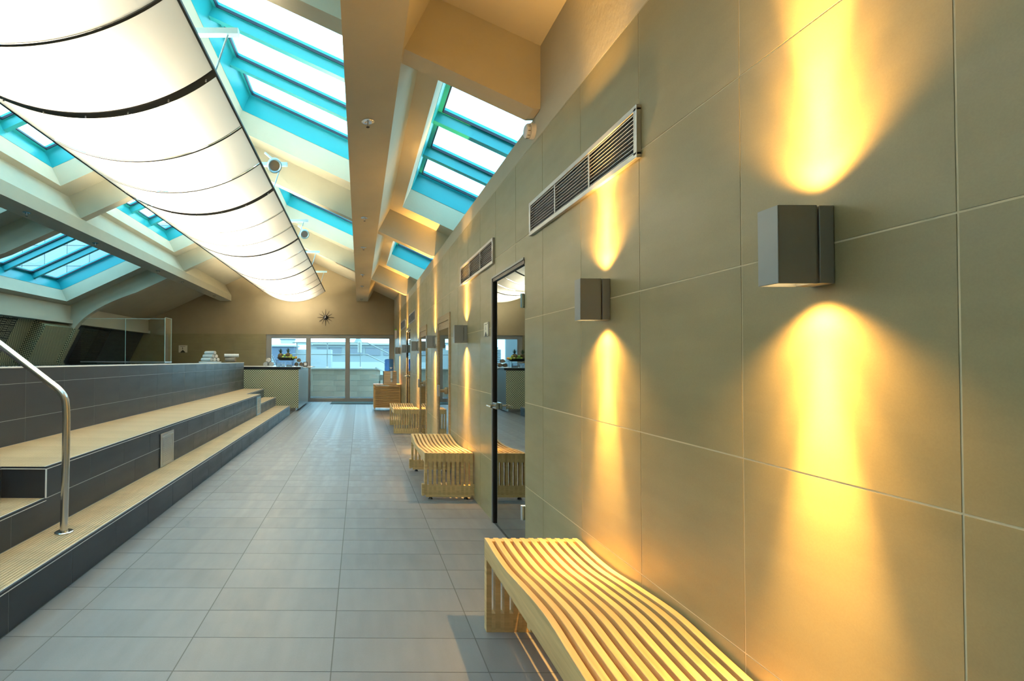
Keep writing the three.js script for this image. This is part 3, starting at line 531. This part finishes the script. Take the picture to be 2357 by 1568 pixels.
const rollGeo = (r, len) => {                              // a rolled towel: wound end, soft edges
  const pts = [], turns = 2.6, n = 70;
  for (let i = 0; i <= n; i++) { const a = i / n * turns * 2 * Math.PI, q = r * (0.16 + 0.84 * i / n); pts.push([q * Math.cos(a), q * Math.sin(a)]); }
  for (let i = n; i >= 0; i--) { const a = i / n * turns * 2 * Math.PI, q = r * (0.16 + 0.84 * i / n) - r * 0.26; pts.push([Math.max(q, 0.002) * Math.cos(a), Math.max(q, 0.002) * Math.sin(a)]); }
  return new THREE.ExtrudeGeometry(new THREE.Shape(pts.map(([x, y]) => new THREE.Vector2(x, y))), { depth: len - 0.02, bevelEnabled: true, bevelSize: 0.004, bevelThickness: 0.01, bevelSegments: 2 }).translate(0, 0, -len / 2 + 0.01);
};
const roll = rollGeo(0.047, 0.36), rollShort = rollGeo(0.065, 0.26);
const placeRoll = (geo, mat, label, x, y, d, turn, group) => { const m = single('rolled_towel', geo, mat, label, 'towel', x, y, d, group); m.rotation.y = turn; return m; };
[[-2.62, 0.072, 'bottom left rolled towel of three on the bar counter'], [-2.455, 0.072, 'bottom right rolled towel of three on the bar counter'], [-2.54, 0.185, 'top rolled towel of three on the bar counter']].forEach(([x, y, l]) => placeRoll(rollShort, M.towel, l, x, CT + y - 0.002, CF + 0.22, 0.1, 'rolled towels on the bar counter'));
[[-1.81, 0.07, 'brown rolled towel left of the plate on the counter'], [-1.672, 0.07, 'brown rolled towel next to the plate on the counter'], [-1.742, 0.185, 'brown rolled towel on top of two others on the counter']].forEach(([x, y, l]) => placeRoll(rollShort, M.towelBrown, l, x, CT + y - 0.002, CF + 0.62, 0.12, 'brown rolled towels on the counter'));
{
  const st = thing('fruit_stand', 'dark wire stand carrying fruit over glass trays', 'stand', -2.11, CT, CF + 0.25);
  const wire = [[-0.20, 0], [0.24, 0]];
  part('wire_frame', merged([...[-0.20, 0.24].flatMap((x) => [-0.13, 0.13].map((z) => rod(new THREE.Vector3(x, 0, z), new THREE.Vector3(x, 0.185, z), 0.005))), ...[-0.13, 0.13].map((z) => rod(new THREE.Vector3(-0.24, 0.185, z), new THREE.Vector3(0.28, 0.185, z), 0.005)), ...[-0.20, 0.02, 0.24].map((x) => rod(new THREE.Vector3(x, 0.185, -0.13), new THREE.Vector3(x, 0.185, 0.13), 0.005))]), M.dark, st);
  part('basket', lathe([[0, 0], [0.16, 0], [0.20, 0.03], [0.24, 0.075], [0.235, 0.075], [0.19, 0.035], [0.155, 0.006], [0, 0.006]], 28).scale(1.15, 1, 0.7), M.dark, st, 0.06, 0.19, 0);
  const pine = (x, d, label) => {
    const p = thing('pineapple', label, 'pineapple', x, CT + (d > CF + 0.3 ? 0.21 : 0.195), d, 'pineapples by the fruit basket');
    const body = lathe([[0, 0], [0.05, 0.005], [0.072, 0.05], [0.078, 0.10], [0.066, 0.15], [0.04, 0.18], [0, 0.185]], 20), q = body.attributes.position;
    for (let i = 0; i < q.count; i++) { const k = 1 + 0.07 * ((i % 2) ? 1 : -1); q.setX(i, q.getX(i) * k); q.setZ(i, q.getZ(i) * k); }
    body.computeVertexNormals(); part('body', body, std(rgb(0.16, 0.11, 0.035), 0.7, { map: fibre }), p);
    for (let i = 0; i < 16; i++) { const t = i / 16, a = i * 2.4, m = part('leaf', at(new THREE.ConeGeometry(0.014, 0.15 - 0.05 * t, 5).scale(1, 1, 0.4), 0, 0.065, 0), std(rgb(0.05, 0.085, 0.04), 0.7), p, 0, 0.17 + 0.05 * t, 0); m.rotation.set(0.75 * (1 - t) * Math.cos(a), 0, 0.75 * (1 - t) * Math.sin(a)); }
  };
  pine(-2.215, CF + 0.25, 'pineapple at the left end of the fruit stand'); pine(-2.02, CF + 0.36, 'pineapple standing behind the apples');
  const apple = lathe([[0, 0.012], [0.012, 0.003], [0.024, 0.004], [0.036, 0.02], [0.039, 0.04], [0.033, 0.062], [0.018, 0.070], [0.006, 0.064], [0, 0.06]], 20), greens = [rgb(0.36, 0.48, 0.06), rgb(0.22, 0.42, 0.06), rgb(0.52, 0.50, 0.10)].map((c) => std(c, 0.35));
  const stalk = cyl(0.002, 0.002, 0.03, 5), stalkMat = M.doorWood;
  const spots = [[-2.25, 0.225, 0.15], [-2.15, 0.22, 0.14], [-2.05, 0.22, 0.15], [-1.96, 0.225, 0.15], [-2.22, 0.285, 0.24], [-2.03, 0.285, 0.24], [-2.10, 0.225, 0.30], [-1.99, 0.225, 0.29]];
  const names = ['at the left front of the basket', 'second from the left in the basket front', 'third from the left in the basket front', 'fourth from the left in the basket front', 'beside the left pineapple, on top', 'on top of the fruit at the right', 'behind the front row, by the pineapple', 'behind the front row at the right'];
  spots.forEach(([x, y, z], i) => { const a = thing('apple', `green apple ${names[i]}`, 'apple', x + 0.11, CT + y, CF + z, 'apples in the fruit basket'); part('flesh', apple, greens[i % 3], a); part('stalk', stalk, stalkMat, a, 0, 0.07, 0); });
  const o = thing('orange', 'orange at the right end of the fruit basket', 'orange', -1.775, CT + 0.225, CF + 0.15); part('peel', new THREE.SphereGeometry(0.038, 20, 14), std(rgb(0.75, 0.36, 0.05), 0.5), o, 0, 0.038, 0); part('navel', cyl(0.005, 0.005, 0.004, 8), stalkMat, o, 0, 0.076, 0);
  const clear = phys({ color: rgb(0.80, 0.92, 1.0), transmission: 0.85, thickness: 0, roughness: 0.05 });
  [[-2.345, 0.095, 'glass tray at the left under the fruit stand'], [-2.225, 0.095, 'glass tray in the middle under the fruit stand'], [-2.06, 0.15, 'wide glass tray of napkins under the fruit basket']].forEach(([x, w, l], i) => {
    const j = thing('glass_tray', l, 'tray', x + 0.11, CT, CF + 0.08, 'glass trays under the fruit stand');
    part('walls', merged([at(box(w, 0.13, 0.004), 0, 0.07, 0.05), at(box(w, 0.13, 0.004), 0, 0.07, -0.05), at(box(0.004, 0.13, 0.1), -w / 2, 0.07, 0), at(box(0.004, 0.13, 0.1), w / 2, 0.07, 0)]), clear, j);
    part('base', box(w + 0.01, 0.012, 0.11), M.bluesteel, j, 0, 0.006, 0); part('content', box(w - 0.02, i === 2 ? 0.05 : 0.07, 0.08), i === 2 ? M.towelBrown : M.white, j, 0, i === 2 ? 0.04 : 0.05, 0);
  });
  const p = thing('serving_plate', 'oval white plate with folded brown napkin at counter end', 'plate', -1.62, CT + 0.002, CF + 1.5);
  part('dish', lathe([[0, 0], [0.09, 0], [0.15, 0.018], [0.147, 0.022], [0.09, 0.006], [0, 0.006]], 28).scale(1.1, 1, 0.7), M.white, p);
  const nap = part('napkin', rbox(0.22, 0.03, 0.07, 0.01), M.towelBrown, p, 0.0, 0.035, 0); nap.rotation.z = -0.22;
  const k = thing('tent_card', 'small black framed card standing behind the plate', 'card', -1.60, CT, CF + 1.05); part('frame', box(0.12, 0.14, 0.02), M.black, k, 0, 0.07, 0); part('face', box(0.08, 0.09, 0.004), M.white, k, 0, 0.075, 0.012);
}
{ // towels on the pool deck
  const y = PT, pl = single('towel_tray', rbox(0.46, 0.02, 0.40, 0.006), M.white, 'flat white tray under the pile of rolled towels', 'tray', -3.77, y + 0.008, 13.38);
  const lab = ['left', 'middle', 'right'], y0 = y + 0.018 + 0.051;
  const turn = 0.95, px = (o) => -3.77 + o * Math.cos(turn), pd = (o) => 13.38 + o * Math.sin(turn), pile = 'pile of rolled towels on the pool deck';
  for (const [i, off] of [[0, -0.105], [1, 0], [2, 0.105]]) placeRoll(roll, M.towel, `white rolled towel in the bottom row, ${lab[i]}, on the pool deck`, px(off), y0, pd(off), turn, pile);
  for (const [i, off] of [[0, -0.053], [1, 0.053]]) placeRoll(roll, M.towel, `white rolled towel in the middle row, ${i ? 'right' : 'left'}, on the pool deck`, px(off), y0 + 0.085, pd(off), turn, pile);
  placeRoll(roll, M.towel, 'white rolled towel at the very top of the pile', px(0), y0 + 0.17, pd(0), turn, pile);
  placeRoll(rollShort, M.towelBrown, 'lower beige rolled towel near the deck corner', -3.27, y + 0.068, 13.45, 1.4, 'small pile of beige towels');
  placeRoll(roll, M.towel, 'upper beige rolled towel near the deck corner', -3.25, y + 0.172, 13.45, 1.75, 'small pile of beige towels');
}

// ---------------------------------------------------------------- terrace outside
{
  const terrace = single('terrace_floor', bx(-30, 8, -0.3, -0.02, 18.25, 60), std(rgb(0.10, 0.10, 0.10), 0.9), 'pale terrace paving outside the glazing', 'paving', 0, 0, 0, null, 'structure');
  const stone = [0, 1, 2].map((i) => std(rgb(0.46, 0.40, 0.32).multiplyScalar(0.93 + 0.07 * i), 0.8, { map: slate }));
  const wall = thing('parapet_wall', 'pale stone parapet wall outside the terrace windows', 'parapet', 0, 0, 20.4);
  part('core', at(box(5.2, 1.06, 0.16), -2.0, 0.53, -0.10), std(rgb(0.36, 0.36, 0.32), 0.9), wall);
  for (let j = 0; j < 5; j++) for (let i = 0; i < 6; i++) part('block', box(0.885, 0.207, 0.03), stone[(i * 2 + j) % 3], wall, -4.1 + i * 0.89 + (j % 2 ? 0.1 : 0), 0.107 + j * 0.212, 0);
  for (let j = 0; j < 4; j++) part('block', box(1.6, 0.207, 0.03), stone[j % 3], wall, 1.55, 0.107 + j * 0.212, 0);
  part('coping', box(5.3, 0.05, 0.28), std(rgb(0.55, 0.55, 0.54), 0.6), wall, -2.0, 1.085, -0.08);
  const cope = part('sloped_coping', box(1.5, 0.05, 0.28), std(rgb(0.55, 0.55, 0.54), 0.6), wall, 1.27, 0.80, -0.08); cope.rotation.z = -0.46;
  const rl = thing('terrace_railing', 'pale steel railing with two rails on the parapet', 'railing', 0, 1.11, 20.45);
  const RM = std(rgb(0.34, 0.35, 0.36), 0.4);
  for (const x of [-2.42, -1.25, 0.03]) { part('post', at(cyl(0.022, 0.022, 0.97, 12), 0, 0.485, 0), RM, rl, x, 0, 0); part('foot', at(cyl(0.04, 0.04, 0.05, 12), 0, 0.02, 0), M.white, rl, x, 0, 0); }
  for (const y of [0.52, 0.97]) part('rail', tube([new THREE.Vector3(-2.6, y, 0), new THREE.Vector3(0.27, y, 0), new THREE.Vector3(0.33, y - 0.02, 0), new THREE.Vector3(1.7, y - 0.70, 0)], 0.02, 60), RM, rl);
  const tw = thing('hanging_towel', 'white towel hung over the terrace railing', 'towel', 0.02, 2.1, 20.45);
  const ws = new THREE.PlaneGeometry(0.16, 0.40, 14, 8), wp = ws.attributes.position; for (let i = 0; i < wp.count; i++) wp.setZ(i, 0.016 * Math.sin(wp.getX(i) * 60) + 0.035);
  ws.computeVertexNormals(); part('front_fold', ws, std(rgb(0.62, 0.61, 0.60), 0.9, { side: THREE.DoubleSide }), tw, -0.02, -0.20, 0.0); part('rear_fold', ws.clone().scale(0.8, 0.7, -1), std(rgb(0.62, 0.61, 0.60), 0.9, { side: THREE.DoubleSide }), tw, -0.01, -0.14, 0); part('top_fold', at(cyl(0.028, 0.028, 0.15, 14).rotateZ(Math.PI / 2), -0.02, -0.01, 0), std(rgb(0.62, 0.61, 0.60), 0.9), tw);
  const bl = thing('flat_roof_building', 'pale flat roofed building beyond the terrace', 'building', 0, 0, 34);
  const wallM = std(rgb(0.25, 0.26, 0.255), 0.8), bandM = std(rgb(0.20, 0.21, 0.22), 0.7), paleM = std(rgb(0.44, 0.44, 0.43), 0.8);
  part('facade', at(box(9.0, 2.5, 0.3), 1.3, 1.25, -0.15), wallM, bl); part('cornice', at(box(9.2, 0.10, 0.5), 1.3, 2.46, -0.1), paleM, bl); part('plinth_wall', at(box(9.0, 1.3, 0.4), 1.3, 0.65, 0.1), paleM, bl);
  for (const [x, w] of [[-2.35, 0.75], [-1.55, 0.75], [-0.35, 1.05], [0.85, 0.95], [2.2, 1.3]]) { const f = part('shutter', box(w, 0.48, 0.05), std(rgb(0.18, 0.18, 0.20), 0.7), bl, x, 1.98, 0.02); part('shutter_head', box(w + 0.06, 0.05, 0.09), bandM, f, 0, 0.26, 0.02); }
  part('roof_vent', at(new THREE.CylinderGeometry(0.10, 0.28, 0.32, 14), -1.3 + 1.2, 2.72, -0.1), bandM, bl);
  const hs = thing('slate_house', 'slate clad house at the left of the terrace view', 'house', -5.0, 0, 29);
  part('slate_wall', at(box(1.3, 2.15, 2.0), 0.75, 1.07, -1), std(rgb(0.12, 0.14, 0.19), 0.7), hs); part('eaves', at(box(1.5, 0.09, 2.2), 0.75, 2.19, -1), std(rgb(0.48, 0.48, 0.47), 0.7), hs); part('lean_to', at(box(2.0, 2.0, 1.6), 2.4, 1.0, -1.4), std(rgb(0.33, 0.33, 0.33), 0.8), hs);
  part('penthouse', at(box(0.75, 0.22, 0.5), 0.9, 2.45, -1.2), std(rgb(0.42, 0.40, 0.42), 0.7), hs); part('roof_plant', at(box(0.9, 0.16, 0.5), 1.85, 2.36, -1.2), std(rgb(0.32, 0.33, 0.34), 0.7), hs); part('penthouse_roof', at(box(0.85, 0.05, 0.6), 0.9, 2.58, -1.2), std(rgb(0.10, 0.10, 0.12), 0.7), hs);
  const sr = thing('slatted_stair', 'pale slatted outdoor stair beside the slate house', 'stair', -4.9, 0, 27.5);
  for (let i = 0; i < 11; i++) part('step', box(0.18 + (10 - i) * 0.055, 0.055, 0.3), std(rgb(0.46, 0.46, 0.46), 0.7), sr, 0.09 + (10 - i) * 0.0275, 0.92 + i * 0.105, 0);
  part('stringer', rod(new THREE.Vector3(0.78, 0.85, 0.16), new THREE.Vector3(0.12, 2.1, 0.16), 0.025), std(rgb(0.09, 0.09, 0.10), 0.6), sr);
  part('riser_wall', at(box(0.2, 2.0, 0.2), 0.0, 1.0, -0.2), std(rgb(0.20, 0.20, 0.22), 0.7), sr);
}
{ // neighbouring block seen through the pool skylight
  const g = thing('panelled_block', 'tall pale panelled block seen through the pool skylight', 'building', -18.8, 0, 40);
  part('core', at(box(17, 11.6, 6), 0, 5.8, -3.1), std(rgb(0.18, 0.18, 0.18), 0.7), g);
  const pm = [0, 1, 2].map((i) => std(rgb(0.27, 0.28, 0.28).multiplyScalar(0.92 + 0.08 * i), 0.5));
  for (let i = 0; i < 10; i++) for (let j = 0; j < 6; j++) part('panel', box(1.66, 1.52, 0.10), pm[(i * 2 + j) % 3], g, -7.65 + i * 1.7, 3.0 + j * 1.56, -0.05);
  part('roof_edge', at(box(17.2, 0.2, 6.2), 0, 11.7, -3.1), std(rgb(0.5, 0.5, 0.5), 0.7), g);
}
renderer.render(scene, camera);
